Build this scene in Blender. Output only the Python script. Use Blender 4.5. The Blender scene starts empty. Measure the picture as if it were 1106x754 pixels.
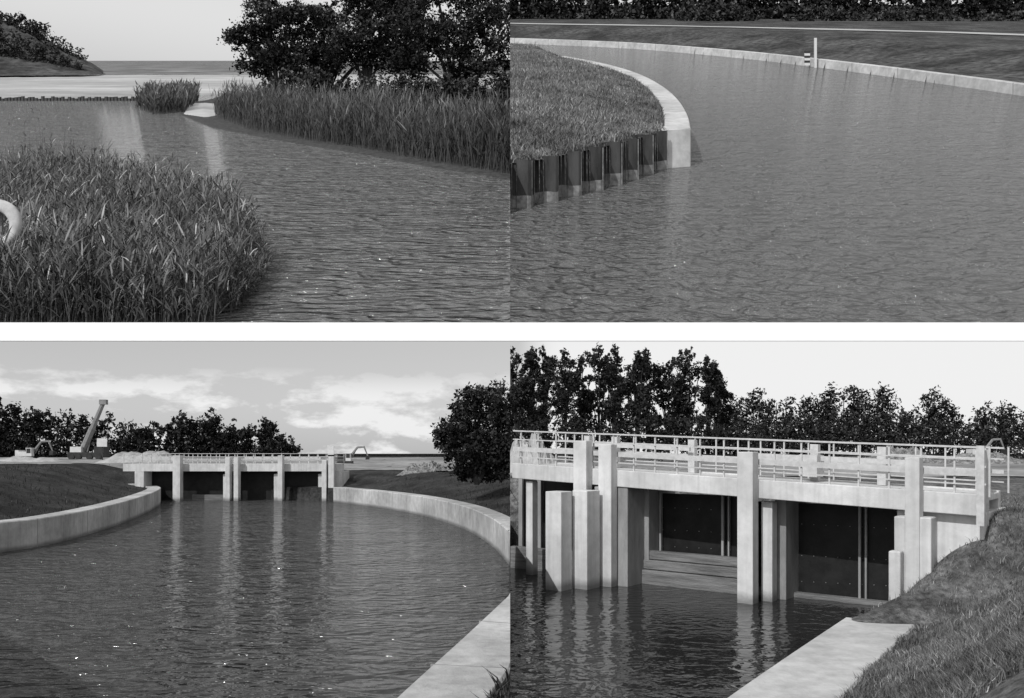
import bpy, math, numpy as np
from mathutils import Vector
R=math.radians
F=900.0; CX=551.0; HC=4.0
sc=bpy.context.scene
sc.view_settings.view_transform='Standard'; sc.view_settings.look='None'; sc.view_settings.exposure=0
# terraces: (horizon row, eye height above that terrace's water level)
LL=(490.,4.); LR=(490.,4.); UL=(65.,69.); UR=(0.,85.)
def slope(p): return (490-p[0])/F
def wz(p,y,z): return HC-p[1]+z+slope(p)*y
def G(p,px,py,z=0.):
    d=(p[1]-z)*F/(py-p[0]); return np.array([(px-CX)/F*d,d,z])
def D(p,px,py,d):
    return np.array([(px-CX)/F*d,d,p[1]-(py-p[0])*d/F])
# ---------------------------------------------------------------- materials
def newmat(name):
    m=bpy.data.materials.new(name); m.use_nodes=True
    nt=m.node_tree; b=nt.nodes['Principled BSDF']; return m,nt,b
def g(v): return (v,v,v,1)
def surf(name,c1,c2,scale,rough=.85,bump=0.,bscale=None,stretch=(1,1,1),detail=5,lo=.35,hi=.65,big=None,bigamt=.5,stain=None,streak=0):
    m,nt,b=newmat(name); N=nt.nodes; K=nt.links
    tc=N.new('ShaderNodeTexCoord'); mp=N.new('ShaderNodeMapping'); mp.inputs['Scale'].default_value=stretch
    K.new(tc.outputs['Object'],mp.inputs['Vector'])
    n=N.new('ShaderNodeTexNoise'); n.inputs['Scale'].default_value=scale; n.inputs['Detail'].default_value=detail; n.inputs['Roughness'].default_value=.65
    K.new(mp.outputs[0],n.inputs['Vector'])
    r=N.new('ShaderNodeValToRGB'); r.color_ramp.elements[0].position=lo; r.color_ramp.elements[1].position=hi
    r.color_ramp.elements[0].color=g(c1); r.color_ramp.elements[1].color=g(c2)
    K.new(n.outputs['Fac'],r.inputs[0]); col=r.outputs[0]
    def mulby(col,fac):
        mx=N.new('ShaderNodeMix'); mx.data_type='RGBA'; mx.blend_type='MULTIPLY'; mx.inputs[0].default_value=1
        K.new(col,mx.inputs[6]); K.new(fac,mx.inputs[7]); return mx.outputs[2]
    if big:
        n2=N.new('ShaderNodeTexNoise'); n2.inputs['Scale'].default_value=big; n2.inputs['Detail'].default_value=3
        K.new(mp.outputs[0],n2.inputs['Vector'])
        mr=N.new('ShaderNodeMapRange'); mr.inputs[1].default_value=.35; mr.inputs[2].default_value=.65
        mr.inputs[3].default_value=1-bigamt; mr.inputs[4].default_value=1+bigamt*.5
        K.new(n2.outputs['Fac'],mr.inputs[0]); col=mulby(col,mr.outputs[0])
    if stain:   # damp, algae-dark concrete just above the waterline
        sp=N.new('ShaderNodeSeparateXYZ'); K.new(tc.outputs['Object'],sp.inputs[0])
        ad=N.new('ShaderNodeMath'); ad.operation='MULTIPLY_ADD'; K.new(n.outputs['Fac'],ad.inputs[0]); ad.inputs[1].default_value=-stain*1.2; K.new(sp.outputs['Z'],ad.inputs[2])
        mr=N.new('ShaderNodeMapRange'); mr.inputs[1].default_value=-.35*stain; mr.inputs[2].default_value=.35*stain
        mr.inputs[3].default_value=.42; mr.inputs[4].default_value=1; K.new(ad.outputs[0],mr.inputs[0]); col=mulby(col,mr.outputs[0])
    if streak:  # rain streaks
        mp2=N.new('ShaderNodeMapping'); mp2.inputs['Scale'].default_value=(7,7,.35); K.new(tc.outputs['Object'],mp2.inputs['Vector'])
        n4=N.new('ShaderNodeTexNoise'); n4.inputs['Scale'].default_value=1; n4.inputs['Detail'].default_value=3; K.new(mp2.outputs[0],n4.inputs['Vector'])
        mr=N.new('ShaderNodeMapRange'); mr.inputs[1].default_value=.35; mr.inputs[2].default_value=.55
        mr.inputs[3].default_value=1-streak; mr.inputs[4].default_value=1; K.new(n4.outputs['Fac'],mr.inputs[0]); col=mulby(col,mr.outputs[0])
    K.new(col,b.inputs['Base Color']); b.inputs['Roughness'].default_value=rough
    b.inputs['Specular IOR Level'].default_value=.25
    if bump:
        n3=N.new('ShaderNodeTexNoise'); n3.inputs['Scale'].default_value=bscale or scale*2; n3.inputs['Detail'].default_value=4
        K.new(mp.outputs[0],n3.inputs['Vector'])
        bp=N.new('ShaderNodeBump'); bp.inputs['Distance'].default_value=bump; bp.inputs['Strength'].default_value=1
        K.new(n3.outputs['Fac'],bp.inputs['Height']); K.new(bp.outputs[0],b.inputs['Normal'])
    return m
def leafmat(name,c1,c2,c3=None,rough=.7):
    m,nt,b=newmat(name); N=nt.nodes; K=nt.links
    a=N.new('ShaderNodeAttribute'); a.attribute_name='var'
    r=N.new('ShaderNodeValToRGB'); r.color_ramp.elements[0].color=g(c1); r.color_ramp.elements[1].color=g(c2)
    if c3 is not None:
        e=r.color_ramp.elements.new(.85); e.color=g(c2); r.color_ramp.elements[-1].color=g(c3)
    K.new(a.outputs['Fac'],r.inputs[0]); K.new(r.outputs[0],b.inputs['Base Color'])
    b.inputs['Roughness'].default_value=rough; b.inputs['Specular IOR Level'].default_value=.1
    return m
def watermat(name,base,scale,sx,sy,dist,rough=.12,spec=.5,amps=(1.,.3,.9),ridge=True):
    m,nt,b=newmat(name); N=nt.nodes; K=nt.links
    tc=N.new('ShaderNodeTexCoord'); h=None
    for (k,amp,ang,det,rg) in ((1,amps[0],0.10,2,ridge),(3.3,amps[1],-.14,2,False),(.27,amps[2],.22,1,False)):
        mp=N.new('ShaderNodeMapping'); mp.inputs['Scale'].default_value=(scale*k*sx,scale*k*sy,0); mp.inputs['Rotation'].default_value=(0,0,ang)
        K.new(tc.outputs['Object'],mp.inputs['Vector'])
        n=N.new('ShaderNodeTexNoise'); n.inputs['Scale'].default_value=1; n.inputs['Detail'].default_value=det; n.inputs['Distortion'].default_value=.5 if k==1 else 0
        K.new(mp.outputs[0],n.inputs['Vector']); src=n.outputs['Fac']
        if rg:
            s1=N.new('ShaderNodeMath'); s1.operation='SUBTRACT'; K.new(src,s1.inputs[0]); s1.inputs[1].default_value=.5
            s2=N.new('ShaderNodeMath'); s2.operation='ABSOLUTE'; K.new(s1.outputs[0],s2.inputs[0])
            s3=N.new('ShaderNodeMath'); s3.operation='MULTIPLY'; K.new(s2.outputs[0],s3.inputs[0]); s3.inputs[1].default_value=-1.6; src=s3.outputs[0]
        ma=N.new('ShaderNodeMath'); ma.operation='MULTIPLY'; ma.inputs[1].default_value=amp
        K.new(src,ma.inputs[0])
        if h is None: h=ma.outputs[0]
        else:
            ad=N.new('ShaderNodeMath'); K.new(h,ad.inputs[0]); K.new(ma.outputs[0],ad.inputs[1]); h=ad.outputs[0]
    bp=N.new('ShaderNodeBump'); bp.inputs['Distance'].default_value=dist; bp.inputs['Strength'].default_value=1
    K.new(h,bp.inputs['Height']); K.new(bp.outputs[0],b.inputs['Normal'])
    b.inputs['Base Color'].default_value=g(base); b.inputs['Roughness'].default_value=rough; b.inputs['IOR'].default_value=1.33
    b.inputs['Specular IOR Level'].default_value=spec
    return m
M={}
M['conc']=surf('concrete',.38,.52,2.5,.85,.01,30,big=.35,bigamt=.3,stain=.22,streak=.14)
M['concU']=surf('concrete_far',.38,.54,.15,.85,.05,2,big=.02,bigamt=.2)
M['concS']=surf('concrete_slab',.38,.54,1.1,.85,.01,20,big=4,bigamt=.12)
M['paint']=surf('pale_painted_concrete',.52,.62,3.,.7,.004,25,big=.6,bigamt=.15,stain=.35,streak=.12)
M['side']=surf('weathered_concrete',.2,.32,2.,.85,.01,20,stretch=(1,1,.3))
M['steel']=surf('galvanised_steel',.42,.55,6,.5)
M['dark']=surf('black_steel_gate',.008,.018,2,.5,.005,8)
M['rivet']=surf('rivet_steel',.2,.3,5,.4)
M['wood']=surf('wet_timber',.10,.22,1.2,.8,.02,6,stretch=(.6,.6,8))
M['grassL']=surf('grass_bank',.02,.065,5.,.95,.12,14,big=.5,bigamt=.6,hi=.7)
M['grassR']=surf('grass_bank_near',.07,.22,7.,.95,.1,22,big=1.1,bigamt=.55)
M['grassU']=surf('grass_top',.04,.19,.3,.95,2.2,.5,big=.045,bigamt=.6)
M['grassF']=surf('grass_far_bank',.02,.09,.12,.95,2.2,.2,big=.015,bigamt=.6)
M['dune']=surf('dune_grass_and_sand',.025,.12,.03,.95,8,.05,lo=.35,hi=.75,big=.008,bigamt=.6)
M['soil']=surf('marsh_soil',.03,.07,.2,.95,1,.3)
M['sand']=surf('sand',.28,.44,.012,.95,5.,.03,big=.002,bigamt=.2,stretch=(.5,1,1))
M['gravel']=surf('gravel_track',.3,.42,1.2,.95,.05,5)
M['yard']=surf('sandy_yard',.18,.32,.5,.95,.1,3,big=.06,bigamt=.4)
M['rubble']=surf('rubble',.08,.34,2.4,.95,.3,4)
M['bark']=surf('bark',.03,.07,1.5,.95)
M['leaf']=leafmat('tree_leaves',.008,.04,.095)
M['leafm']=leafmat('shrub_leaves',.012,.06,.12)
M['reed']=leafmat('reed_blades',.02,.17,.42)
M['reedfar']=leafmat('reed_blades_far',.02,.12,.25)
M['blade']=leafmat('grass_blades',.04,.22,.42)
M['bladed']=leafmat('grass_blades_dark',.012,.06,.15)
M['pile']=surf('rusty_sheet_pile',.015,.06,.12,.7,.1,1,stretch=(1,1,.25))
M['pilelow']=surf('tide_stained_steel',.10,.24,.3,.8)
M['white']=surf('white_gap_fill',.93,.95,.05,.9)
M['ring']=surf('weathered_ring',.4,.55,.4,.7)
M['mach']=surf('machine_paint',.16,.24,2,.5)
M['machd']=surf('machine_dark',.02,.04,2,.6)
M['machw']=surf('machine_light',.5,.6,2,.5)
M['waterLL']=watermat('canal_water',.06,1.25,.7,1.25,.62,.06,amps=(1.,.3,1.))
M['waterLR']=watermat('canal_pool_water',.018,1.7,.8,1.1,.035,.05)
M['waterUL']=watermat('inlet_water',.16,.11,.5,1.4,14.,.07,amps=(1.,.26,.8))
M['waterUR']=watermat('basin_water',.13,.16,.7,1.3,10.,.07,amps=(1.,.26,.8))
M['sea']=surf('sea_surface',.05,.42,.012,.6,6,.02,stretch=(.22,1,1),lo=.50,hi=.64)
# ---------------------------------------------------------------- mesh helpers
def link(o,parent=None):
    sc.collection.objects.link(o)
    if parent: o.parent=parent
    return o
def empty(name):
    e=bpy.data.objects.new(name,None); e.empty_display_size=.5; return link(e)
def finish(p,side,v):
    v=np.array(v,dtype=np.float64).reshape(-1,3).copy()
    if side<0: v[:,0]=np.minimum(v[:,0],0)
    if side>0: v[:,0]=np.maximum(v[:,0],0)
    if p is not None: v[:,2]=wz(p,v[:,1],v[:,2])
    return v
def mk(name,v,f,mat,p=None,side=0,parent=None,smooth=False,bevel=0,var=None):
    v=finish(p,side,v); me=bpy.data.meshes.new(name)
    if isinstance(f,np.ndarray):
        m=len(f); k=f.shape[1]
        me.vertices.add(len(v)); me.vertices.foreach_set('co',v.ravel())
        me.loops.add(m*k); me.loops.foreach_set('vertex_index',f.astype(np.int32).ravel())
        me.polygons.add(m); me.polygons.foreach_set('loop_start',(np.arange(m)*k).astype(np.int32))
        me.update(calc_edges=True)
    else:
        me.from_pydata(v.tolist(),[],f); me.update()
    if smooth: me.polygons.foreach_set('use_smooth',np.ones(len(me.polygons),dtype=bool))
    if var is not None:
        a=me.attributes.new('var','FLOAT','POINT'); a.data.foreach_set('value',np.asarray(var,dtype=np.float32))
    me.materials.append(M[mat]); o=bpy.data.objects.new(name,me); link(o,parent)
    if bevel:
        b=o.modifiers.new('bevel','BEVEL'); b.width=bevel; b.segments=2
    return o
BF=[(0,3,2,1),(4,5,6,7),(0,1,5,4),(1,2,6,5),(2,3,7,6),(3,0,4,7)]
class MB:
    def __init__(s): s.v=[]; s.f=[]
    def add(s,v,f):
        n=len(s.v); s.v+= [tuple(map(float,a)) for a in v]; s.f+=[tuple(i+n for i in q) for q in f]; return s
    def box(s,x0,x1,y0,y1,z0,z1):
        return s.add([(x0,y0,z0),(x1,y0,z0),(x1,y1,z0),(x0,y1,z0),(x0,y0,z1),(x1,y0,z1),(x1,y1,z1),(x0,y1,z1)],BF)
    def beam(s,a,b,w,w2=None,n=6):
        a=Vector(a); b=Vector(b); w2=w if w2 is None else w2; d=(b-a)
        if d.length<1e-6: return s
        q=d.to_track_quat('Z','Y'); vs=[]
        for (c,r) in ((a,w),(b,w2)):
            for i in range(n):
                t=2*math.pi*(i+.5)/n; vs.append(c+q@Vector((r*math.cos(t),r*math.sin(t),0)))
        fs=[(i,(i+1)%n,n+(i+1)%n,n+i) for i in range(n)]+[tuple(range(n))[::-1],tuple(range(n,2*n))]
        return s.add(vs,fs)
    def mk(s,name,mat,**k): return mk(name,s.v,s.f,mat,**k)
def smoothpath(pts,sub=10):
    P=[np.array(q,float) for q in pts]; P=[2*P[0]-P[1]]+P+[2*P[-1]-P[-2]]; out=[]
    for i in range(1,len(P)-2):
        for j in range(sub):
            t=j/sub; a,b,c,d=P[i-1:i+3]
            out.append(.5*((2*b)+(-a+c)*t+(2*a-5*b+4*c-d)*t*t+(-a+3*b-3*c+d)*t**3))
    out.append(P[-2]); return np.array(out)
def ribbon(name,path,width,sgn,z0,z1,mat,p,side,ch=.04,parent=None,mat_=None):
    pa=np.array(path)[:,:2]; t=np.gradient(pa,axis=0); t/=np.linalg.norm(t,axis=1)[:,None]
    n=np.stack([t[:,1],-t[:,0]],1)*sgn; v=[]
    prof=[(0,z0),(0,z1-ch),(ch,z1),(width-ch,z1),(width,z1-ch),(width,z0)]
    for i in range(len(pa)):
        for (o,z) in prof:
            q=pa[i]+n[i]*o; v.append((q[0],q[1],z))
    k=len(prof); f=[]
    for i in range(len(pa)-1):
        for j in range(k-1):
            f.append((i*k+j,i*k+j+1,(i+1)*k+j+1,(i+1)*k+j))
    f.append(tuple(range(k))); f.append(tuple(range((len(pa)-1)*k,len(pa)*k))[::-1])
    return mk(name,v,f,mat,p=p,side=side,parent=parent)
def joints(name,path,width,sgn,z0,z1,step,w,p,side,parent):
    pa=np.array(path)[:,:2]; t=np.gradient(pa,axis=0); t/=np.linalg.norm(t,axis=1)[:,None]
    n=np.stack([t[:,1],-t[:,0]],1)*sgn; acc=0; mb=MB(); e=w*.2
    for i in range(1,len(pa)):
        acc+=np.linalg.norm(pa[i]-pa[i-1])
        if acc>step:
            acc=0; a=pa[i]-n[i]*e; b=pa[i]+n[i]*(width); tt=t[i]*w/2
            c=[a-tt,a+tt,b+tt,b-tt]
            mb.add([(q[0],q[1],z0) for q in c]+[(q[0],q[1],z1+e) for q in c],BF)
    if mb.v: mb.mk(name,'side',p=p,side=side,parent=parent)
def inpoly(x,y,poly):
    r=np.zeros(x.shape,bool); n=len(poly)
    for i in range(n):
        x1,y1=poly[i]; x2,y2=poly[(i+1)%n]
        c=((y1>y)!=(y2>y)); 
        with np.errstate(divide='ignore',invalid='ignore'):
            r^= c&(x<(x2-x1)*(y-y1)/((y2-y1) if y2!=y1 else 1e-9)+x1)
    return r
def dist(x,y,segs):
    d=np.full(x.shape,1e9)
    for (a,b) in segs:
        ax,ay=a; bx,by=b; L=(bx-ax)**2+(by-ay)**2+1e-9
        t=np.clip(((x-ax)*(bx-ax)+(y-ay)*(by-ay))/L,0,1)
        d=np.minimum(d,np.hypot(x-ax-t*(bx-ax),y-ay-t*(by-ay)))
    return d
def segs(path): return [(tuple(path[i][:2]),tuple(path[i+1][:2])) for i in range(len(path)-1)]
def grid(name,k0,k1,nk,ds,zf,mat,p,side,keep=None):
    ks=np.linspace(k0,k1,nk); K_,Y=np.meshgrid(ks,ds); X=K_*Y; Z=zf(X,Y)
    v=np.stack([X,Y,Z],-1).reshape(-1,3); nr=len(ds)
    i=np.arange(nr-1)[:,None]*nk+np.arange(nk-1)[None]; f=np.stack([i,i+1,i+1+nk,i+nk],-1).reshape(-1,4)
    if keep is not None:
        kk=keep(v[f].mean(1)); f=f[kk]
    return mk(name,v,f,mat,p=p,side=side,smooth=True)
def sst(t): t=np.clip(t,0,1); return t*t*(3-2*t)
def wob(x,y,s):
    return (np.sin(x*s+1.3*np.sin(y*s*.7))+np.sin(y*s*1.3+x*s*.4+2)+.6*np.sin(x*s*2.7+y*s*2.1)+.4*np.sin(x*s*5.1-y*s*4.3))/3
# foliage -------------------------------------------------------
def leafquads(c,size,rng,aspect=.6):
    n=len(c); a=rng.normal(size=(n,3)); a/=np.linalg.norm(a,axis=1)[:,None]
    b=rng.normal(size=(n,3)); b-=a*(a*b).sum(1)[:,None]; b/=np.linalg.norm(b,axis=1)[:,None]
    s=(size*rng.uniform(.5,1.4,n))[:,None]; a*=s; b*=s*aspect
    v=np.stack([c-a,c+b*.9-a*.1,c+a,c-b*.9+a*.1],1).reshape(-1,3)
    f=np.arange(n*4).reshape(n,4); return v,f
def foliage(name,p,side,d,blobs,nleaf,leaf,mat,seed,trunkbase=None,parent=None,clump=.28,trunkr=.012,limbs=True):
    rng=np.random.default_rng(seed); u=d/F; cs=[];vs=[]
    area=np.array([b[2]*b[3] for b in blobs],float); area/=area.sum()
    par=parent or empty(name); mb=MB()
    for bl,w in zip(blobs,area):
        c=D(p,bl[0],bl[1],d+rng.uniform(-.3,.3)*bl[2]*u); n=max(30,int(nleaf*w)); m=max(5,int(16+n/90))
        q=rng.normal(size=(m,3)); q/=np.linalg.norm(q,axis=1)[:,None]; q*=(rng.uniform(.15,1.15,m)**.6)[:,None]
        rad=np.array([bl[2],min(bl[2],bl[3])*1.1,bl[3]])*u
        cc=c+q*rad; idx=rng.integers(0,m,n); cr=rng.uniform(.35,1.3,m)*clump
        off=rng.normal(size=(n,3))*.55
        pos=cc[idx]+off*cr[idx][:,None]*rad
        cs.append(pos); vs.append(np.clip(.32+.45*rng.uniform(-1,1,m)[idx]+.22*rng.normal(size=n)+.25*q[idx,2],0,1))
        if trunkbase is not None:
            tb=np.array(trunkbase,float); th=tb+(c-tb)*np.array([.35,.35,.55])
            r=trunkr*F*u*.25
            mb.beam(tb,th,r,r*.7); mb.beam(th,c,r*.6,r*.3)
            for j in range(min(m,6)): mb.beam(c-(c-th)*.25,cc[j],r*.3,r*.08,n=4)
    c=np.concatenate(cs); vv=np.concatenate(vs)
    v,f=leafquads(c,leaf*u,rng)
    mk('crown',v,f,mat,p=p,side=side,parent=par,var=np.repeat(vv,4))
    if mb.v: mb.mk('trunk_and_limbs','bark',p=p,side=side,parent=par)
    return par
def interp(prof,x): return np.interp(x,[q[0] for q in prof],[q[1] for q in prof])
def treeline(name,p,side,d,prof,ybase,nleaf,leaf,mat,seed,step=11,jit=6,rr=9,trunks=True,clump=.35):
    rng=np.random.default_rng(seed); bl=[]; x=prof[0][0]
    par=empty(name); mb=MB(); u=d/F
    while x<prof[-1][0]:
        t=interp(prof,x)+rng.uniform(-jit,jit); r=rr*rng.uniform(.5,1.4); y=t+r
        while y<ybase:
            bl.append((x+rng.uniform(-5,5),y,r,r*1.05)); y+=r*1.0; r=min(r*1.15,rr*1.5)
        if trunks:
            mb.beam(D(p,x,ybase+6,d),D(p,x+rng.uniform(-2,2),t+r*.6,d),.9*u,.35*u)
        x+=step*rng.uniform(.4,1.5)
    foliage(name,p,side,d,bl,nleaf,leaf,mat,seed,parent=par,clump=clump)
    if mb.v: mb.mk('trunks','bark',p=p,side=side,parent=par)
    return par
def reeds(name,p,side,base,hgt,width,nl,leafL,mat,seed,parent=None,emin=.5,emax=1.3,dr0=.2,dr1=.8,hv=(.6,1.2)):
    rng=np.random.default_rng(seed); n=len(base); hs=hgt*rng.uniform(hv[0],hv[1],n)*(1+.18*wob(base[:,0],base[:,1],1.6/hgt))
    lean=rng.normal(size=(n,2))*.12+np.array([.06,0])
    V=[];VAR=[]
    def strips(b,dirs,L,w,droop,var,lv=4):
        m=len(b); az=rng.uniform(0,2*np.pi,m); sd=np.stack([np.cos(az),np.sin(az)*.5,0*az],1); out=[]
        for i in range(lv):
            t=i/(lv-1); c=b+dirs*(L*t)[:,None]; c[:,2]-=droop*L*t*t
            ww=w*(1-t)**.6*(.5+.9*min(1,t*4)) + w*.06
            out.append(c-sd*ww); out.append(c+sd*ww)
        vv=np.stack(out,1); V.append(vv.reshape(-1,3)); VAR.append(np.repeat(var,2*lv)); return
    d0=np.stack([lean[:,0],lean[:,1],np.ones(n)],1)
    sv=np.clip(rng.normal(.35,.15,n),0,1); patch=.18*wob(base[:,0],base[:,1],1.1/hgt)
    strips(base.copy(),d0,hs,width*.45,.03,sv)
    for k in range(nl):
        t=rng.uniform(.2,1.0,n); b=base+d0*(hs*t)[:,None]
        az=rng.uniform(0,2*np.pi,n); e=rng.uniform(emin,emax,n)
        dr=np.stack([np.cos(az)*np.cos(e),np.sin(az)*np.cos(e),np.sin(e)],1)
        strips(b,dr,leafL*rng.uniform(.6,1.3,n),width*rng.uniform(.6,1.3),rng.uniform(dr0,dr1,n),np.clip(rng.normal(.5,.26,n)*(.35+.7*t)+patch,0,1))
    V=np.concatenate(V); lv=4; m=len(V)//(2*lv)
    i=(np.arange(m)*8)[:,None]+np.array([0,2,4])[None]; i=i.reshape(-1)
    f=np.stack([i,i+1,i+3,i+2],1)
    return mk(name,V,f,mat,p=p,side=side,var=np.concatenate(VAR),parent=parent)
def scatter(p,poly,n,seed,z=0.,pxspace=True):
    rng=np.random.default_rng(seed); P=np.array(poly,float); out=[]
    lo=P.min(0); hi=P.max(0); tot=0
    while tot<n:
        q=rng.uniform(lo,hi,(n*2,2)); k=inpoly(q[:,0],q[:,1],P); q=q[k]; out.append(q); tot+=len(q)
    q=np.concatenate(out)[:n]; d=(p[1]-z)*F/(q[:,1]-p[0])
    return np.stack([(q[:,0]-CX)/F*d,d,np.full(n,z)],1)

# ================================================================ LOWER LEFT : canal with sluice
p=LL
wl=[G(p,-200,640),G(p,-90,614),G(p,0,597),G(p,45,590),G(p,90,579),G(p,130,566),G(p,158,554),G(p,172,545.5),G(p,172,541),G(p,158,537.5),G(p,146,536.5)]
wl=smoothpath([q[:2] for q in wl])
wr=[G(p,360,542),G(p,385,545),G(p,420,550),G(p,460,558),G(p,500,571),G(p,530,589),G(p,551.5,612)]
wr=smoothpath([q[:2] for q in wr])
wn=[G(p,551,640,1.2),G(p,500,687,1.2),G(p,425,754,1.2),G(p,330,845,1.2),G(p,200,1000,1.2)]
wn=smoothpath([q[:2] for q in wn])
w1=ribbon('canal_wall',wl,1.0,-1,-1,1.22,'conc',p,-1)
joints('joints',wl,1.0,-1,-.9,1.22,2.6,.03,p,-1,w1)
w2=ribbon('canal_wall',wr,.9,-1,-1,1.22,'conc',p,-1)
joints('joints',wr,.9,-1,-.9,1.22,2.6,.03,p,-1,w2)
w3=ribbon('canal_wall',wn,1.08,-1,-1,1.2,'conc',p,-1)
joints('joints',wn,1.08,-1,-.9,1.2,2.6,.025,p,-1,w3)
poly=np.concatenate([wl,wr,np.array([[0.,29.5],[0.,16.8]]),wn])
sg=segs(wl)+segs(wr)+segs(wn)+[(tuple(wl[-1]),tuple(wr[0]))]
def zLL(X,Y):
    ins=inpoly(X,Y,poly); d=dist(X,Y,sg)
    top=2.95-.6*sst((X+28)/12)
    top=np.where(Y>85,top+ (3.2-top)*sst((Y-85)/60),top)
    top=np.where((Y<22)&(X>-4),1.5,top)
    z=1.12+(top-1.12)*sst((d-.9)/7.5)**.8+.08*wob(X,Y,.9)*sst((d-1)/2)
    return np.where(ins|(d<.5),-1.5,z)
ds=np.concatenate([np.linspace(5,30,130,endpoint=False),np.linspace(30,95,300,endpoint=False),np.geomspace(95,9000,60)])
grid('ground',-1.3,0,560,ds,zLL,'grassL',p,-1)
mk('canal_water',[(-60,3,0),(0,3,0),(0,90,0),(-60,90,0)],[(0,1,2,3)],'waterLL')
grid('sandy_yard',-.62,0,90,np.geomspace(82,160,30),lambda X,Y:zLL(X,Y)+.06,'yard',p,-1)
t=np.gradient(wr,axis=0); t/=np.linalg.norm(t,axis=1)[:,None]; nn=np.stack([-t[:,1],t[:,0]],1)
pa=wr+nn*8.6
def track(name,pa,w,zf,mat,p,side,lift):
    t=np.gradient(pa,axis=0); t/=np.linalg.norm(t,axis=1)[:,None]; n=np.stack([-t[:,1],t[:,0]],1); v=[]
    for i in range(len(pa)):
        for o in np.linspace(0,w,5):
            q=pa[i]+n[i]*o; v.append((q[0],q[1],float(zf(np.array([q[0]]),np.array([q[1]]))[0])+lift))
    f=[(i*5+j,i*5+j+1,(i+1)*5+j+1,(i+1)*5+j) for i in range(len(pa)-1) for j in range(4)]
    return mk(name,v,f,mat,p=p,side=side)
track('gravel_track',pa,3.,zLL,'gravel',p,-1,.12)
# sluice (far)
br=empty('sluice_gate_bridge'); Yb=71.; u=Yb/F
def bx(px0,px1,py0,py1,y0,y1,mb):
    a=(px0-CX)*u; b=(px1-CX)*u; mb.box(a,b,y0,y1,HC-(py1-490)*u,HC-(py0-490)*u)
mb=MB(); bx(134,364,501,509,Yb-.2,Yb+3,mb); mb.mk('deck','paint',parent=br)
mb=MB()
for (a,b,t) in ((191,199,492),(240,246,512),(247,252,494),(256,261,494),(295,301,512),(303,308,492),(343,349,512),(350,355,497),(357,363,493)):
    bx(a,b,t,546,Yb-.9 if t<505 else Yb+.2,Yb-.21 if t<505 else Yb+1.2,mb)
bx(147,157,509.2,546,Yb-.3,Yb+3,mb); bx(357,370,509.2,546,Yb-.15,Yb+3,mb)
mb.mk('piers','paint',parent=br,bevel=.03)
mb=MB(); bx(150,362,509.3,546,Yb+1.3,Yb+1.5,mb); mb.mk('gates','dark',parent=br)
mb=MB(); bx(203,247,535,548,Yb+.9,Yb+1.25,mb); bx(310,345,536,548,Yb+.9,Yb+1.25,mb); mb.mk('sill_beams','wood',parent=br)
mb=MB()
for yy in (Yb-.15,Yb+2.9):
    for r in (490,493.5,497):
        z=HC-(r-490)*u; mb.box((134-CX)*u,(364-CX)*u,yy,yy+.05,z-.02,z+.02)
    for x in range(134,366,10):
        X=(x-CX)*u; mb.box(X-.025,X+.025,yy+.06,yy+.12,HC-.85,HC+.02)
z=HC-(495-490)*u; mb.box((262-CX)*u,(345-CX)*u,Yb+.4,Yb+.5,z-.1,z+.1); mb.box((135-CX)*u,(190-CX)*u,Yb+.4,Yb+.5,z-.1,z+.1)
mb.mk('railings','steel',parent=br)
def mound(name,p,side,d,px0,px1,h,z0,mat,seed,dep=6,rough=.035):
    rng=np.random.default_rng(seed); a=(px0-CX)/F*d; b=(px1-CX)/F*d; nx,ny=60,24; v=[]
    for j in range(ny):
        for i in range(nx):
            s=i/(nx-1); t=j/(ny-1); e=math.sin(math.pi*s)**.6*math.sin(math.pi*t)
            v.append((a+(b-a)*s,d+(t-.5)*dep,z0-.2+(h+.2)*e*(1+.12*math.sin(s*17+seed)+.06*math.sin(s*41+t*9))+rng.normal()*rough*h*e))
    f=[(j*nx+i,j*nx+i+1,(j+1)*nx+i+1,(j+1)*nx+i) for j in range(ny-1) for i in range(nx-1)]
    return mk(name,v,f,mat,p=p,side=side,smooth=False)
mound('sand_mound',p,-1,95,108,206,1.5,2.7,'gravel',3,12)
mound('rubble_heap',p,-1,75,432,496,.8,2.3,'rubble',5,6,.12)
mound('spoil_heap',p,-1,100,-20,75,.7,2.9,'gravel',7,6)
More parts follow.
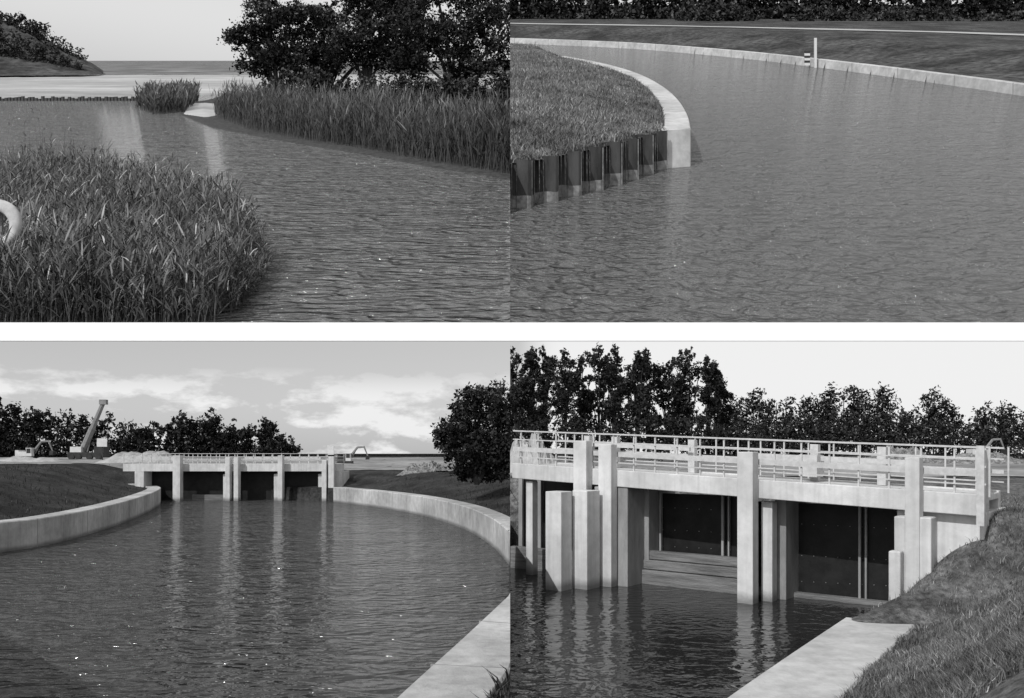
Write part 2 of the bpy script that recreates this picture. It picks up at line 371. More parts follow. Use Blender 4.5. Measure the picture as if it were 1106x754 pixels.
def excavator(p,side,pos,s,flip,dark='mach'):
    e=empty('excavator'); X,Y,Z=pos
    def T(v): return [(X+flip*a*s,Y+b*s,Z+c*s) for (a,b,c) in v]
    def part(name,mat,fn):
        m=MB(); fn(m); mk(name,T(m.v),m.f,mat,p=p,side=side,parent=e)
    part('tracks','machd',lambda m:(m.box(-1.8,1.8,-1.4,-.8,.1,.9),m.box(-1.8,1.8,.8,1.4,.1,.9),m.box(-2.05,-1.8,-1.4,-.8,.3,.7),m.box(1.8,2.05,-1.4,-.8,.3,.7)))
    part('house','machd' if dark=='d' else 'machw',lambda m:(m.box(-2.2,.3,-1.3,1.3,1.0,2.1),m.box(-2.2,-1.4,-1.3,1.3,2.1,2.4)))
    part('cab','machw',lambda m:(m.box(.3,1.6,-1.3,-.2,1.0,1.7),m.box(.3,.42,-1.3,-.2,1.7,2.9),m.box(1.4,1.5,-1.3,-.2,1.7,2.8),m.box(.25,1.6,-1.32,-.18,2.8,2.95)))
    part('cab_glass','machd',lambda m:m.box(.43,1.39,-1.25,-.25,1.7,2.79))
    part('boom','mach',lambda m:(m.beam((.8,.3,1.6),(3.0,.3,4.4),.32,.28),m.beam((3.0,.3,4.4),(4.8,.3,4.5),.28,.2),m.beam((1.6,.3,1.7),(2.6,.3,3.6),.1)))
    part('stick','mach',lambda m:m.beam((4.6,.3,4.7),(5.6,.3,2.2),.2,.15))
    part('bucket','machd',lambda m:m.add([(5.2,-.3,2.3),(6.1,-.3,2.2),(5.9,-.3,1.3),(5.1,-.3,1.3),(5.2,.9,2.3),(6.1,.9,2.2),(5.9,.9,1.3),(5.1,.9,1.3)],BF))
    return e
q=D(p,30,492,120); excavator(p,-1,(q[0],120,3.0),.62,1)
q=D(p,373,500,105); excavator(p,-1,(q[0],105,2.6),.5,1,'d')
cr=empty('mobile_crane'); d=120; q=D(p,92,494,d); X=q[0]; s=1.
m=MB(); m.box(X-2.6,X+2.6,d,d+2,3.5,4.2); m.box(X+1.2,X+2.6,d+.1,d+1.9,4.2,5.1); m.mk('chassis_and_cab','machd',parent=cr)
m=MB()
for w in (-2,-1,.6,1.9): m.beam((X+w,d-.1,3.55),(X+w,d+.3,3.55),.45,n=14)
m.mk('wheels','machd',parent=cr)
a=D(p,88,490,d+1); b=D(p,112,434,d+1); mid=(a+b)/2
m=MB(); m.beam(a,mid,.5,.45,n=8); m.beam(mid,b,.36,.3,n=8); m.beam(D(p,94,491,d+1),D(p,99,466,d+1),.12); m.box(b[0]-.5,b[0]+.5,d+.6,d+1.3,b[2]-.4,b[2]+.3)
m.mk('telescopic_boom','mach',parent=cr)
m=MB(); m.box(X-2.2,X-.6,d,d+2,4.2,5.0); m.mk('counterweight','machw',parent=cr)
sg_=empty('site_sign'); q=D(p,110,478,100)
m=MB(); m.box(q[0]-.6,q[0]+.6,100,100.08,q[2]-.5,q[2]+.5); m.mk('board','machw',parent=sg_)
m=MB(); m.box(q[0]-.06,q[0]+.06,100.1,100.2,2.9,q[2]+.4); m.mk('post','machd',parent=sg_)
sg_=empty('site_sign'); q=D(p,357,486,73)
m=MB(); m.box(q[0]-.28,q[0]+.28,73,73.08,q[2]-.42,q[2]+.42); m.mk('board','machw',parent=sg_)
m=MB(); m.box(q[0]-.05,q[0]+.05,73.1,73.2,2.4,q[2]+.3); m.mk('post','machd',parent=sg_)
treeline('tree_line',p,-1,190,[(-60,425),(0,432),(25,438),(60,446),(100,450),(135,455),(150,462)],496,26000,1.8,'leaf',11)
treeline('tree_line',p,-1,175,[(148,462),(175,452),(205,446),(235,450),(262,462),(275,455),(290,455),(305,472),(318,482)],496,22000,1.8,'leaf',12)
tb=D(p,515,523,48)
foliage('broadleaf_tree',p,-1,48,[(518,438,24,20),(495,462,22,22),(530,470,28,26),(505,488,28,20),(545,442,22,24),(535,500,26,18),(484,476,14,14),(552,480,20,28),(515,508,26,12),(500,440,12,10),(512,423,12,8)],28000,1.9,'leaf',13,trunkbase=tb)

# ================================================================ LOWER RIGHT : sluice close up
p=LR
O=np.array([.2,27.5]); U_=np.array([10.4,-8.5])/np.hypot(10.4,8.5); V_=np.array([-U_[1],U_[0]])
def zb(s): return 3.17-.045*s
def B(s,o): return O+U_*s+V_*o
def s_at(px,o):
    k=(px-CX)/F; return (k*(O[1]+V_[1]*o)-O[0]-V_[0]*o)/(U_[0]-k*U_[1])
def z_at(px,py,o):
    q=B(s_at(px,o),o); return HC-(py-490)*q[1]/F
def ob(mb,s0,s1,o0,o1,z0,z1,follow=False):
    v=[]
    for zi in (z0,z1):
        for (s,o) in ((s0,o0),(s1,o0),(s1,o1),(s0,o1)):
            q=B(s,o); v.append((q[0],q[1],zi+(zb(s) if follow else 0)))
    mb.add(v,BF)
br=empty('sluice_gate_bridge')
SL=-.3; SR=s_at(1056,0)
mb=MB(); ob(mb,SL,SR,0.15,.4,0,.5,True); ob(mb,SL,SR,2.7,2.95,0,.5,True); ob(mb,SL,SR,.4,2.7,.3,.46,True)
mb.mk('deck','paint',parent=br,side=1,bevel=.02)
mb=MB()
def post(mb,a,b,t,o0,o1,bot=-1.):
    s0=s_at(a,o0); s1=s_at(b,o0); ob(mb,s0,s1,o0,o1,bot,z_at((a+b)/2,t,o0))
post(mb,646,660,480,-.2,.14); post(mb,619,633,476,-.2,.14); post(mb,589,606,531,-1.75,-1.2); post(mb,618,634,530,-1.05,-.36)
post(mb,796,813,488,-.25,.14); post(mb,822,834,542,.45,.8); post(mb,977,993,494,-.25,.14)
post(mb,568,575,520,.3,.6)
mb.mk('pillars','paint',parent=br,side=1,bevel=.02)
mb=MB(); s=s_at(664,.2); ob(mb,s,s+.45,.2,3.2,-1,zb(s)-.02); s=s_at(695,1.4); ob(mb,s,s+.3,1.2,1.9,-1,zb(s)-.03)
s=s_at(838,1.1); ob(mb,s,s+.32,1.01,3.,-1,zb(s)-.02); ob(mb,s_at(640,-.3),s_at(645,-.3),-.2,.1,-1,3)
mb.mk('pier_walls','side',parent=br,side=1,bevel=.02)
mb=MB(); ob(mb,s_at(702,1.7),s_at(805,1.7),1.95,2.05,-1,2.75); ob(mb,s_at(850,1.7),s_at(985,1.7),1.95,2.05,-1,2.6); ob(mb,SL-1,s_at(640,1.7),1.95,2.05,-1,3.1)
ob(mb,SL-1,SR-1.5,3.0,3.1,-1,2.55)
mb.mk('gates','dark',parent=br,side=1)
mb=MB()
for (a,b,rows) in ((716,790,(548,572,590)),(866,968,(566,600,628))):
    for r in rows:
        for x in np.arange(a,b,13.):
            s=s_at(x,1.94); z=z_at(x,r+(x-a)*.05,1.94); ob(mb,s-.009,s+.009,1.93,1.96,z-.009,z+.009)
mb.mk('rivets','rivet',parent=br,side=1)
mb=MB()
for (a,w) in ((779,2.4),(786,1.5),(927,2.5),(934,2),(705,4),(712,2),(560,4),(580,4)):
    s=s_at(a,1.8); s2=s_at(a+w,1.8); ob(mb,s,s2,1.8,1.9,-1,zb(s)-.05)
mb.mk('gate_guides','side',parent=br,side=1)
mb=MB()
for i,(z0,z1,o) in enumerate(((-.6,.42,1.05),(.44,.72,1.15),(.74,1.0,1.25))):
    ob(mb,s_at(693,o),s_at(800,o),o,o+.25+(.1*(2-i)),z0,z1)
ob(mb,SL-1,s_at(640,1.2),1.2,1.5,-.6,.75); ob(mb,s_at(852,1.5),s_at(975,1.5),1.6,1.9,-.5,.12)
mb.mk('stop_logs','wood',parent=br,side=1,bevel=.02)
mb=MB()
for o in (.2,2.75):
    for (z,h) in ((1.58,.022),(1.3,.016),(.98,.075 if o<1 else .05),(.72,.016)):
        ob(mb,SL,SR+.1,o,o+.035,z-h,z+h,True)
    for s in np.arange(0,SR+.2,.72):
        ob(mb,s-.02,s+.02,o+.04,o+.08,.45,1.6,True)
for s in (1.2,2.3,5.1,8.9,10.7):
    ob(mb,s,s+.22,2.2,2.4,.47,1.5,True)
ob(mb,1.2,5.3,1.9,2.0,1.15,1.28,True); ob(mb,7.2,11.5,1.9,2.0,1.05,1.18,True); ob(mb,8.8,9.3,1.6,2.1,.6,1.2,True)
mb.mk('railings','steel',parent=br,side=1)
mb=MB(); ob(mb,SR-.02,SR+.14,-.05,.14,-.2,1.62,True)
e0=B(SR+.14,0)
for i in range(1,4):
    q=e0+np.array([.36,.62])*i*1.1; mb.box(q[0]-.06,q[0]+.06,q[1]-.06,q[1]+.06,2.3,4.1)
for z in (4.0,3.6,3.2): mb.beam((e0[0],e0[1],z+.1),(q[0],q[1],z),.03)
mb.mk('end_railing','steel',parent=br,side=1)
mb=MB(); sa=s_at(966,.2); ob(mb,sa,sa+1.9,.41,3.3,-1,zb(sa)-.02); ob(mb,s_at(968,.0),s_at(1008,.0),-.2,.40,-1,z_at(990,558,0))
ob(mb,s_at(962,-.3),s_at(975,-.3),-.5,-.21,-1,1.7)
mb.mk('abutment','paint',parent=br,side=1,bevel=.03)
le=[G(p,966,655)[:2],G(p,945,660,.35)[:2],G(p,912,667,.35)[:2],G(p,850,708,.35)[:2],G(p,783,754,.35)[:2],G(p,650,850,.35)[:2],G(p,560,930,.35)[:2]]
led=smoothpath(le[2:],6)
ribbon('concrete_ledge',led,1.45,-1,-1,.36,'concS',p,1)
sR=B(s_at(968,0),-.6); sR2=B(s_at(968,0),4.2); sL2=B(-6,4.2)
water_edge=[tuple(sL2),tuple(sR2),tuple(sR),tuple(le[1]),tuple(le[2])]+[tuple(q) for q in led[1:]]
polyR=np.array(water_edge+[(-8,4.),(-8,30.)])
sgR=segs(np.array(water_edge))
def zLR(X,Y):
    ins=inpoly(X,Y,polyR); d=dist(X,Y,sgR)
    n=sst((Y-24)/6.)
    top=2.62+.35*n+.25*sst((Y-60)/100)
    near=.30+(top-.30)*sst((d-1.25)/4.6)**.9
    a=sst((Y-17.5)/2.5); near=near*(1-a)+a*(.25+(top-.25)*np.clip((d-.05)/1.9,0,1)**.8)
    far=1.3+(top-1.3)*sst(d/1.5)
    z=near*(1-n)+far*n+.07*wob(X,Y,1.7)*sst((d-1.3)/1)*(1-n*.5)
    return np.where(ins|((d<.5)&(Y<17.5)),-1.5,z)
ds=np.concatenate([np.linspace(5,45,400,endpoint=False),np.geomspace(45,9000,70)])
grid('ground',0,1.3,520,ds,zLR,'grassR',p,1)
mk('pool_water',[(0,3,0),(40,3,0),(40,36,0),(0,36,0)],[(0,1,2,3)],'waterLR')
def yz(X,Y): return zLR(X,Y)+.05
grid('sandy_yard',0,.9,100,np.geomspace(36,110,50),yz,'yard',p,1)
def grassblades(name,n,kr,yr,zf,cond,h,w,mat,side,seed,pan):
    rng=np.random.default_rng(seed); y=rng.uniform(1/yr[1],1/yr[0],n)**-1; k=rng.uniform(kr[0],kr[1],n); x=k*y
    c=cond(x,y); x=x[c]; y=y[c]; z=zf(x,y); ok=z>.2 if pan[1]<5 else z>5; x=x[ok];y=y[ok];z=z[ok]
    s1,s2=(1.3,3.1) if pan[1]<5 else (.06,.2)
    dens=.55+.5*wob(x,y,s1*.9)+.35*wob(x+5,y,s2*1.3); ok=rng.uniform(0,1,len(x))<np.clip(dens,.12,1); x=x[ok];y=y[ok];z=z[ok]; n=len(x)
    b=np.stack([x,y,z-.01*h],1); hh=h*rng.uniform(.35,1.4,n)*(1+.6*wob(x,y,s1)); az=rng.uniform(0,6.28,n)
    sd=np.stack([np.cos(az),np.sin(az),0*az],1)*w; l=rng.normal(size=(n,2))*.5
    mid=b+np.stack([l[:,0]*hh*.3,l[:,1]*hh*.3,hh*.6],1); tip=b+np.stack([l[:,0]*hh,l[:,1]*hh,hh],1)
    v=np.stack([b-sd,b+sd,mid+sd*.7,mid-sd*.7,tip-sd*.1,tip+sd*.1],1).reshape(-1,3)
    i=np.arange(n)*6; f=np.concatenate([np.stack([i,i+1,i+2,i+3],1),np.stack([i+3,i+2,i+5,i+4],1)])
    var=np.repeat(np.clip(rng.normal(.45,.25,n)+.22*wob(x,y,s1*.7)+.2*wob(x,y,s2),0,1),6)
    return mk(name,v,f,mat,p=pan,side=side,var=var)
def cR(x,y):
    d=dist(x,y,sgR); i=inpoly(x,y,polyR); return (~i)&((d>1.40+.06*wob(x,y,4.))|((y>18.7)&(d>.15)))&((y<24)|(x>9.5))
grassblades('bank_grass',150000,(.28,.72),(8.5,26),zLR,cR,.10,.007,'blade',1,21,LR)
def cL(x,y):
    d=dist(x,y,sg); return (~inpoly(x,y,poly))&(d>1.1)&(d<11)
grassblades('bank_grass',75000,(-.7,0),(9,75),zLL,cL,.18,.018,'bladed',-1,22,LL)
mound('rubble_heap',p,1,85,930,1010,1.5,3.0,'rubble',8,5,.1)
mound('rubble_heap',p,1,80,1010,1110,1.0,3.0,'rubble',9,5,.1)
mound('sand_mound',p,1,45,540,605,2.1,2.8,'gravel',10,6)
mound('rubble_heap',p,1,75,830,930,.8,3.0,'gravel',12,5)
q=D(p,1058,478,90); excavator(p,1,(q[0],90,3.3),.5,1)
rng=np.random.default_rng(5)
tops={550:375,558:384,575:376,588:376,611:380,630:388,648:375,664:374,689:381,700:379,722:388,745:378,764:386,776:400}
for i,x in enumerate(sorted(tops)):
    top=tops[x]; d=100+rng.uniform(-6,10); w=rng.uniform(9,18)*(.7 if x>770 else 1)
    bl=[(x+rng.uniform(-3,3),top+5,w*.35,7)]; y=top+14
    while y<462:
        r=rng.uniform(.45,1.)*w; bl.append((x+rng.uniform(-.8,.8)*w,y,r,r*rng.uniform(.6,1.2))); y+=r*rng.uniform(.5,1.0)
    foliage('deciduous_tree',p,1,d,bl,5200,1.6,'leaf',130+i,trunkbase=D(p,x,494,d),clump=.33,trunkr=.005)
treeline('hedge',p,1,92,[(551,458),(600,452),(660,455),(720,450),(790,462),(830,466)],486,14000,1.8,'leaf',51,trunks=False,jit=4)
treeline('tree_line',p,1,150,[(772,452),(790,437),(815,422),(840,428),(870,436),(900,420),(935,414),(960,428),(985,442),(1008,424),(1025,438),(1050,446),(1080,436),(1106,442),(1190,430)],486,40000,1.6,'leaf',52,jit=9,rr=8,step=9)
treeline('hedge',p,1,135,[(772,456),(850,450),(950,446),(1050,456),(1106,454),(1190,450)],488,16000,1.7,'leafm',53,trunks=False,jit=5,rr=8,step=9)

# ================================================================ WHITE BAR standing in for the blank gap between upper and lower views
dv=202.
def zr(py): return HC+(490-py)*dv/F
mb=MB(); mb.box(-250,250,dv,dv+.8,zr(368.2),zr(348.3)); mb.mk('white_gap_bar','white')

# ================================================================ UPPER LEFT : reed inlet
p=UL
mk('inlet_water',[(-1200,209,0),(0,209,0),(0,4300,0),(-4800,4300,0)],[(0,1,2,3)],'waterUL',p=p)
mk('sea',[(-5800,4000,.6),(0,4000,.6),(0,90000,.6),(-90000,90000,.6)],[(0,1,2,3)],'sea',p=p)
beach=np.array([G(p,x,y)[:2] for x,y in ((-400,108),(0,108),(90,107.5),(150,106),(200,104),(285,100),(551,98),(551,81),(300,81),(200,81.5),(100,82),(-400,82))])
bs=segs(np.vstack([beach,beach[:1]]))
def zB(X,Y):
    i=inpoly(X,Y,beach); d=dist(X,Y,bs); h=np.where(i,np.minimum(d*.03,6)+1.2*wob(X,Y,.03)*sst(d/80),-np.minimum(d*.05,6)-.3)
    return h
grid('sand_beach',-.75,0,260,np.linspace(1350,4300,240),zB,'sand',p,-1,keep=lambda c:c[:,2]>-3)
# grassy dune bluff
def zH(X,Y):
    k=X/Y*F+CX; e=np.clip((114-k)/114.,0,1.3)
    return 3+235*e**.8*np.exp(-(np.maximum(3650-Y,0)/330.)**2)*(1+.10*wob(X,Y,.02)+.05*wob(X,Y,.07))
grid('dune_hill',-.75,-.482,130,np.linspace(2900,4300,120),zH,'dune',p,-1,keep=lambda c:c[:,2]>12)
treeline('bluff_shrubs',p,-1,3330,[(-60,30),(0,32),(30,38),(55,48),(75,60),(90,70)],76,9000,1.4,'leafm',63,trunks=False,jit=5,step=5,rr=4)
treeline('bluff_shrubs',p,-1,3560,[(-60,14),(0,18),(25,24),(50,33),(75,46),(92,58),(106,70)],64,9000,1.4,'leaf',64,trunks=False,jit=2,step=5,rr=4)
treeline('pine_trees',p,-1,3750,[(-60,4),(0,10),(18,15),(36,21),(52,28)],40,6000,1.6,'leaf',62,trunks=False,jit=3,step=6,rr=5)
gp=MB(); rng=np.random.default_rng(3)
for x in np.arange(-30,148,3.6):
    q=G(p,x,109); gp.box(q[0]-2,q[0]+2,q[1],q[1]+4,-2,5.5+rng.uniform(-2,2.5))
q0=G(p,-30,108.6); q1=G(p,148,108.6); gp.box(q0[0],q1[0],q0[1]+4.2,q0[1]+6,-2,2)
gp.mk('groyne_posts','machd',p=p)
marsh=np.array([G(p,x,y)[:2] for x,y in ((195,124),(230,138),(270,146),(330,157),(400,168),(460,180),(551.2,194),(551.2,96),(300,97),(250,100),(225,108),(200,112))])
ms=segs(np.vstack([marsh,marsh[:1]]))
def zM(X,Y):
    i=inpoly(X,Y,marsh); d=dist(X,Y,ms); return np.where(i,np.minimum(.4+d*.04,4),-np.minimum(d*.08,5)-.2)
grid('marsh_bank',-.5,0,200,np.geomspace(450,2100,170),zM,'soil',p,-1,keep=lambda c:c[:,2]>-2.5)
mk_s=[G(p,x,y)[:2] for x,y in ((198,124),(222,128),(240,126),(238,113),(205,112))]
def zS(X,Y):
    P=np.array(mk_s); i=inpoly(X,Y,P); d=dist(X,Y,segs(np.vstack([P,P[:1]]))); return np.where(i,1+np.minimum(d*.12,4),-2)
grid('sand_spit',-.42,-.32,60,np.linspace(800,1500,80),zS,'sand',p,-1,keep=lambda c:c[:,2]>-1)
b=scatter(p,[(232,128),(270,142),(330,153),(400,164),(460,176),(551,190),(551,160),(460,150),(380,138),(300,128),(250,120)],9500,71)
reeds('reed_bed',p,-1,b,34,.42,3,11,'reedfar',71,emin=.9,emax=1.5,dr0=.05,dr1=.4)
b=scatter(p,[(146,117),(165,124),(200,121),(216,110),(205,104),(165,106)],1800,72)
reeds('reed_bed',p,-1,b,25,.8,3,12,'reedfar',72,emin=.9,emax=1.5,dr0=.05,dr1=.4,hv=(.3,1.2))
near=[(-30,196),(60,192),(130,202),(195,216),(240,240),(268,268),(270,292),(250,318),(236,346),(225,372),(-30,385)]
b=scatter(p,near,9500,73); b=b[b[:,1]>213]
reeds('reed_bed',p,-1,b,17,.2,6,7.0,'reed',73,emin=.7,emax=1.45,dr0=.1,dr1=.7,hv=(.45,1.25))
b=scatter(p,[(225,230),(262,250),(284,275),(290,300),(266,330),(250,345),(232,330),(250,290)],620,74)
reeds('reed_bed',p,-1,b[b[:,1]>213],9,.14,5,5.5,'reed',74,hv=(.3,1.3))
b=scatter(p,[(0,190),(80,190),(110,200),(0,200)],60,75)
reeds('reed_bed',p,-1,b,34,.2,3,6,'reed',75)
mk('reed_mud_bank',[tuple(G(p,x,y)[:2])+(.8,) for x,y in ((-60,212),(60,208),(130,216),(190,230),(232,252),(252,275),(250,300),(232,325),(215,361),(-60,361))],[tuple(range(10))],'soil',p=p)
d=1450
foliage('broadleaf_tree',p,-1,d,[(290,22,32,22),(268,42,24,18),(310,50,34,24),(285,65,28,16),(330,20,24,22),(330,75,26,14),(255,38,12,10),(285,2,14,8)],20000,1.8,'leaf',81,trunkbase=D(p,300,108,d))
foliage('broadleaf_tree',p,-1,d-40,[(385,-8,26,26),(400,30,32,28),(375,50,28,26),(420,10,24,28),(415,60,30,22)],18000,1.8,'leaf',82,trunkbase=D(p,395,110,d-40))
foliage('broadleaf_tree',p,-1,d-80,[(470,-15,34,30),(455,30,32,28),(490,40,34,30),(520,5,34,34),(545,40,30,34),(450,62,30,22),(510,70,38,20)],24000,1.9,'leaf',83,trunkbase=D(p,490,112,d-80))
foliage('broadleaf_tree',p,-1,d+60,[(355,35,22,24),(350,65,24,22),(440,45,26,40),(350,15,14,12),(430,-5,24,24)],14000,1.9,'leaf',84,trunkbase=D(p,350,108,d+60))
treeline('shrub_thicket',p,-1,1250,[(285,90),(310,78),(340,72),(365,80),(400,84),(430,80),(470,84),(510,82),(560,80)],118,24000,1.8,'leafm',85,trunks=False,jit=4,step=9,rr=10)
lb=empty('life_buoy'); c=D(p,-4,243,236); v=[];f=[]
for i in range(40):
    a=2*math.pi*i/40
    for j in range(12):
        b_=2*math.pi*j/12; r=5.6+1.7*math.cos(b_); v.append((c[0]+r*math.cos(a),c[1]+1.5*math.sin(b_),c[2]+r*math.sin(a)))
f=[(i*12+j,i*12+(j+1)%12,((i+1)%40)*12+(j+1)%12,((i+1)%40)*12+j) for i in range(40) for j in range(12)]
mk('ring',v,f,'ring',p=p,parent=lb,smooth=True)
mb=MB(); mb.box(c[0]-.5,c[0]+.5,c[1]+1.7,c[1]+2.5,0,c[2]+7); mb.mk('post','wood',p=p,parent=lb)

# ================================================================ UPPER RIGHT : basin with sheet-pile spit
p=UR
mk('basin_water',[(0,210,0),(400,210,0),(1700,2100,0),(0,2100,0)],[(0,1,2,3)],'waterUR',p=p)
ZT=19.
base=[G(p,540,230),G(p,551,226),G(p,580,221),G(p,612,213),G(p,640,206),G(p,668,198),G(p,692,190),G(p,716,182)]
base=smoothpath([q[:2] for q in base],8)
edge=[G(p,746,139.5,ZT),G(p,742,124,ZT),G(p,732,108,ZT),G(p,716,94,ZT),G(p,694,82,ZT),G(p,668,73,ZT),G(p,640,66.5,ZT),G(p,610,61,ZT)]
edge=smoothpath([q[:2] for q in edge],8)
cw=ribbon('canal_wall',edge,14,-1,-6,ZT+.5,'concU',p,1,ch=.4)
L=np.concatenate([[0],np.cumsum(np.linalg.norm(np.diff(base,axis=0),axis=1))]); tot=L[-1]
ss=np.arange(0,tot,.35); bxp=np.interp(ss,L,base[:,0]); byp=np.interp(ss,L,base[:,1])
tg=np.stack([np.gradient(bxp),np.gradient(byp)],1); tg/=np.linalg.norm(tg,axis=1)[:,None]; nm=np.stack([tg[:,1],-tg[:,0]],1)
per=15.; ph=(ss%per)/per; wv=np.clip((np.abs(ph-.5)-.25)*5,-1,1)*2.6
cx=bxp+nm[:,0]*wv; cy=byp+nm[:,1]*wv
sp=empty('sheet_pile_wall')
def strip(name,z0,z1,mat,dx=0.,jag=0):
    n=len(ss); v=[]
    for i in range(n): v.append((cx[i]+nm[i,0]*dx,cy[i]+nm[i,1]*dx,z0)); 
    for i in range(n): v.append((cx[i]+nm[i,0]*dx,cy[i]+nm[i,1]*dx,z1+jag*wob(ss[i],0.,.2)))
    return mk(name,v,[(i,i+1,n+i+1,n+i) for i in range(n-1)],mat,p=p,side=1,parent=sp)
strip('piles',-6,ZT+.6,'pile',0,.4); strip('tide_band',-5.9,4.8,'pilelow',.12,.8)
mb=MB()
for i in range(0,len(ss),int(per/.35)):
    i=min(i+6,len(ss)-1); mb.box(cx[i]-.2,cx[i]+.2,cy[i]-.5,cy[i]+.2,-5,ZT)
mb.mk('pile_clutches','pilelow',p=p,side=1,parent=sp)
spit=np.array([tuple(q) for q in base]+[tuple(q) for q in edge]+[(0,edge[-1][1]+120)])
eds=segs(edge); pds=segs(base)
def zSp(X,Y):
    i=inpoly(X,Y,spit); d=dist(X,Y,eds+pds); de=dist(X,Y,eds)
    z=ZT+9*sst((d-3)/70)+1.*wob(X,Y,.12)*sst((d-14)/8)+.1
    z=np.where(de<13,ZT-1.5,z)
    return np.where(i&(dist(X,Y,pds)>3.2),z,np.where(i,ZT-.6,-12))
grid('grass_spit',0,.26,220,np.geomspace(325,1500,330),zSp,'grassU',p,1,keep=lambda c:c[:,2]>10)
mb=MB(); a=G(p,716,182)[:2]; b_=edge[0]
mb.add([(a[0]+1,a[1],-6),(b_[0]-.4,b_[1]-.4,-6),(b_[0]-8,b_[1]+6,-6),(a[0]-2,a[1]+8,-6),(a[0]+1,a[1],ZT+.2),(b_[0]-.4,b_[1]-.4,ZT+.2),(b_[0]-8,b_[1]+6,ZT+.2),(a[0]-2,a[1]+8,ZT+.2)],BF)
mb.mk('end_block','concU',p=p,side=1,parent=cw)
def cS(x,y): return inpoly(x,y,spit)&(dist(x,y,eds)>13.6+.6*wob(x,y,.2))&(dist(x,y,pds)>1)
grassblades('spit_grass',110000,(0,.22),(330,1100),zSp,cS,2.0,.22,'blade',1,91,UR)
fw=[G(p,520,46),G(p,580,48),G(p,640,50.5),G(p,700,54),G(p,800,63),G(p,900,75),G(p,1000,88.5),G(p,1106,104),G(p,1250,128)]
fw=smoothpath([q[:2] for q in fw],10)
fwo=ribbon('canal_wall',fw,9,-1,-6,10.5,'concU',p,1,ch=.4)
joints('joints',fw,9,-1,-5,10.5,75,.9,p,1,fwo)
fs=segs(fw); farp=np.array([tuple(q) for q in fw]+[(9000,700),(9000,20000),(-10,20000)])
def zF(X,Y):
    i=inpoly(X,Y,farp); d=dist(X,Y,fs); return np.where(i,9.5+21*sst((d-8)/(150+0*d))+.5*wob(X,Y,.03),-8)
grid('far_bank',0,.9,260,np.geomspace(560,9000,200),zF,'grassF',p,1,keep=lambda c:c[:,2]>1)
tp=np.array([G(p,x,y,31.5)[:2] for x,y in ((520,24.5),(700,27),(850,30),(1000,33.5),(1130,37.5),(1300,44))]); tp=smoothpath(tp,6)
track('gravel_track',tp,-60,zF,'gravel',p,1,1.2)
treeline('tree_line',p,1,2400,[(540,-30),(1200,-30)],22,40000,2.4,'leaf',95,trunks=True,jit=8,step=12,rr=11)
treeline('shrub_thicket',p,1,2150,[(735,14),(755,2),(775,-2),(800,4),(820,14)],28,3500,2.0,'leafm',96,trunks=False,jit=2,step=8,rr=7)
treeline('shrub_thicket',p,1,2150,[(850,16),(880,6),(930,12),(1000,6),(1040,16),(1106,14)],30,5000,2.0,'leafm',97,trunks=False,jit=4,step=9,rr=6)
wg=empty('water_level_gauge'); q=G(p,881,73); dd=q[1]-4
mb=MB(); c=D(p,881,56,dd); mb.box(c[0]-1.5,c[0]+1.5,dd,dd+2,-4,D(p,881,41,dd)[2]); mb.mk('post','machw',p=p,parent=wg)
for i in range(6):
    y0=55+i*2.6; a=D(p,869,y0,dd); b_=D(p,875,y0+2.5,dd); mb=MB(); mb.box(a[0],b_[0],dd,dd+1,b_[2],a[2]); mb.mk('scale_mark','machw' if i%2 else 'machd',p=p,parent=wg)

# ================================================================ light, sky, camera
SE,AZ=42.,-38.   # sun behind the viewer, to the left
sd=Vector((math.sin(R(AZ))*math.cos(R(SE)),-math.cos(R(AZ))*math.cos(R(SE)),math.sin(R(SE))))
sl=bpy.data.lights.new('sun','SUN'); sl.energy=3.0; sl.angle=R(.5); so=bpy.data.objects.new('sun',sl); link(so)
so.rotation_euler=sd.to_track_quat('Z','Y').to_euler()
w=bpy.data.worlds.new('World'); sc.world=w; w.use_nodes=True; nt=w.node_tree; N=nt.nodes; K=nt.links
bg=N['Background']; sky=N.new('ShaderNodeTexSky'); sky.sky_type='NISHITA'; sky.sun_disc=False
sky.sun_elevation=R(SE); sky.sun_rotation=math.atan2(sd.x,sd.y)
sky.dust_density=2.
bw=N.new('ShaderNodeRGBToBW'); K.new(sky.outputs[0],bw.inputs[0])
tc=N.new('ShaderNodeTexCoord'); sp_=N.new('ShaderNodeSeparateXYZ'); K.new(tc.outputs['Generated'],sp_.inputs[0])
def math_(op,a,b=None,clamp=False):
    n=N.new('ShaderNodeMath'); n.operation=op; n.use_clamp=clamp
    for i,q in enumerate((a,b)):
        if q is None: continue
        if isinstance(q,(int,float)): n.inputs[i].default_value=q
        else: K.new(q,n.inputs[i])
    return n.outputs[0]
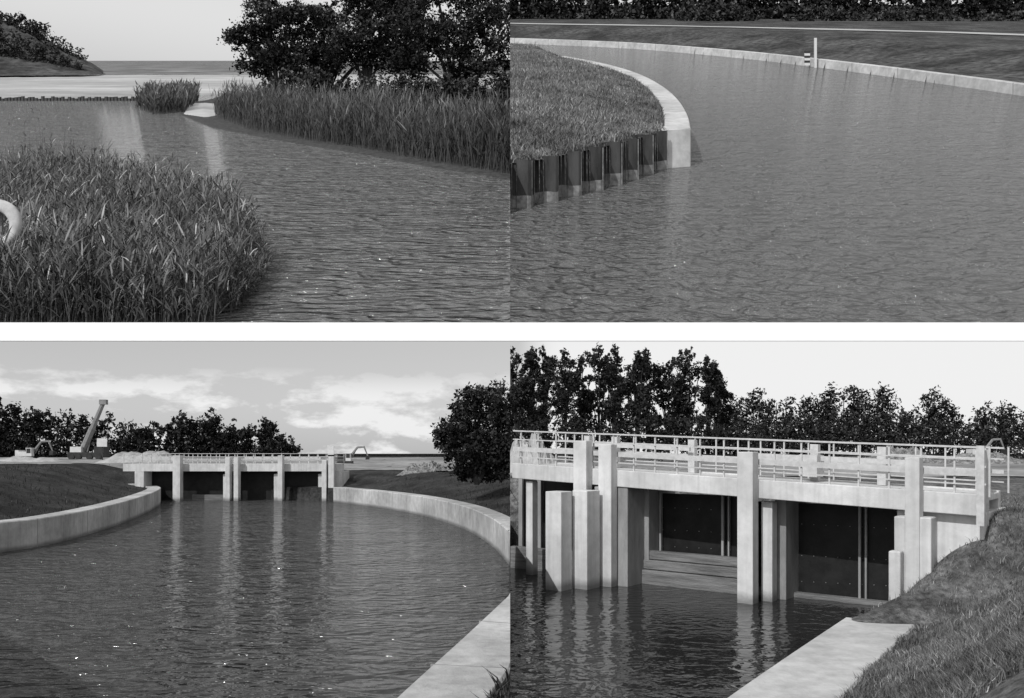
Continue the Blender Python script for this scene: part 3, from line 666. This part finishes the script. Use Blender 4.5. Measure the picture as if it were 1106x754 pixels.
def mr(x,a,b,c,d,smooth=True):
    n=N.new('ShaderNodeMapRange'); n.interpolation_type='SMOOTHSTEP' if smooth else 'LINEAR'; K.new(x,n.inputs[0])
    for i,q in enumerate((a,b,c,d)): n.inputs[i+1].default_value=q
    return n.outputs[0]
mp=N.new('ShaderNodeMapping'); mp.inputs['Scale'].default_value=(10,10,26); mp.inputs['Location'].default_value=(2.3,3.9,.35); K.new(tc.outputs['Generated'],mp.inputs['Vector'])
cn=N.new('ShaderNodeTexNoise'); cn.inputs['Scale'].default_value=1; cn.inputs['Detail'].default_value=7; cn.inputs['Roughness'].default_value=.6; K.new(mp.outputs[0],cn.inputs['Vector'])
low=mr(sp_.outputs['Z'],.06,.125,1,0)
cl=math_('MULTIPLY',mr(cn.outputs['Fac'],.39,.57,0,1,False),low)
haze=mr(sp_.outputs['X'],-.02,.06,0,1)
lowh=mr(sp_.outputs['Z'],.12,.3,1,.2)
hz=math_('MULTIPLY',haze,lowh)
veil=mr(sp_.outputs['Z'],.0,.13,.46,.28)          # thin high haze over the left of the sky
up=mr(sp_.outputs['Z'],.30,.45,0,.50)
top=mr(sp_.outputs['Z'],.55,.95,1,.0)
veil=math_('MULTIPLY',math_('ADD',veil,up),top)
msk=math_('MAXIMUM',math_('MAXIMUM',math_('MULTIPLY',cl,.92),math_('MULTIPLY',hz,.92)),veil,True)
mx=N.new('ShaderNodeMix'); mx.data_type='FLOAT'; K.new(msk,mx.inputs[0]); K.new(bw.outputs[0],mx.inputs[2]); mx.inputs[3].default_value=8.6
K.new(mx.outputs[0],bg.inputs['Color']); bg.inputs['Strength'].default_value=.105
cam=bpy.data.cameras.new('camera'); co=bpy.data.objects.new('camera',cam); link(co); co.location=(0,0,HC); co.rotation_euler=(R(90),0,0)
cam.sensor_width=36; cam.lens=F/1106*36; cam.shift_x=2/1106; cam.shift_y=113/1106; cam.clip_start=.1; cam.clip_end=300000
sc.camera=co
print('verts',sum(len(o.data.vertices) for o in bpy.data.objects if o.type=='MESH'))
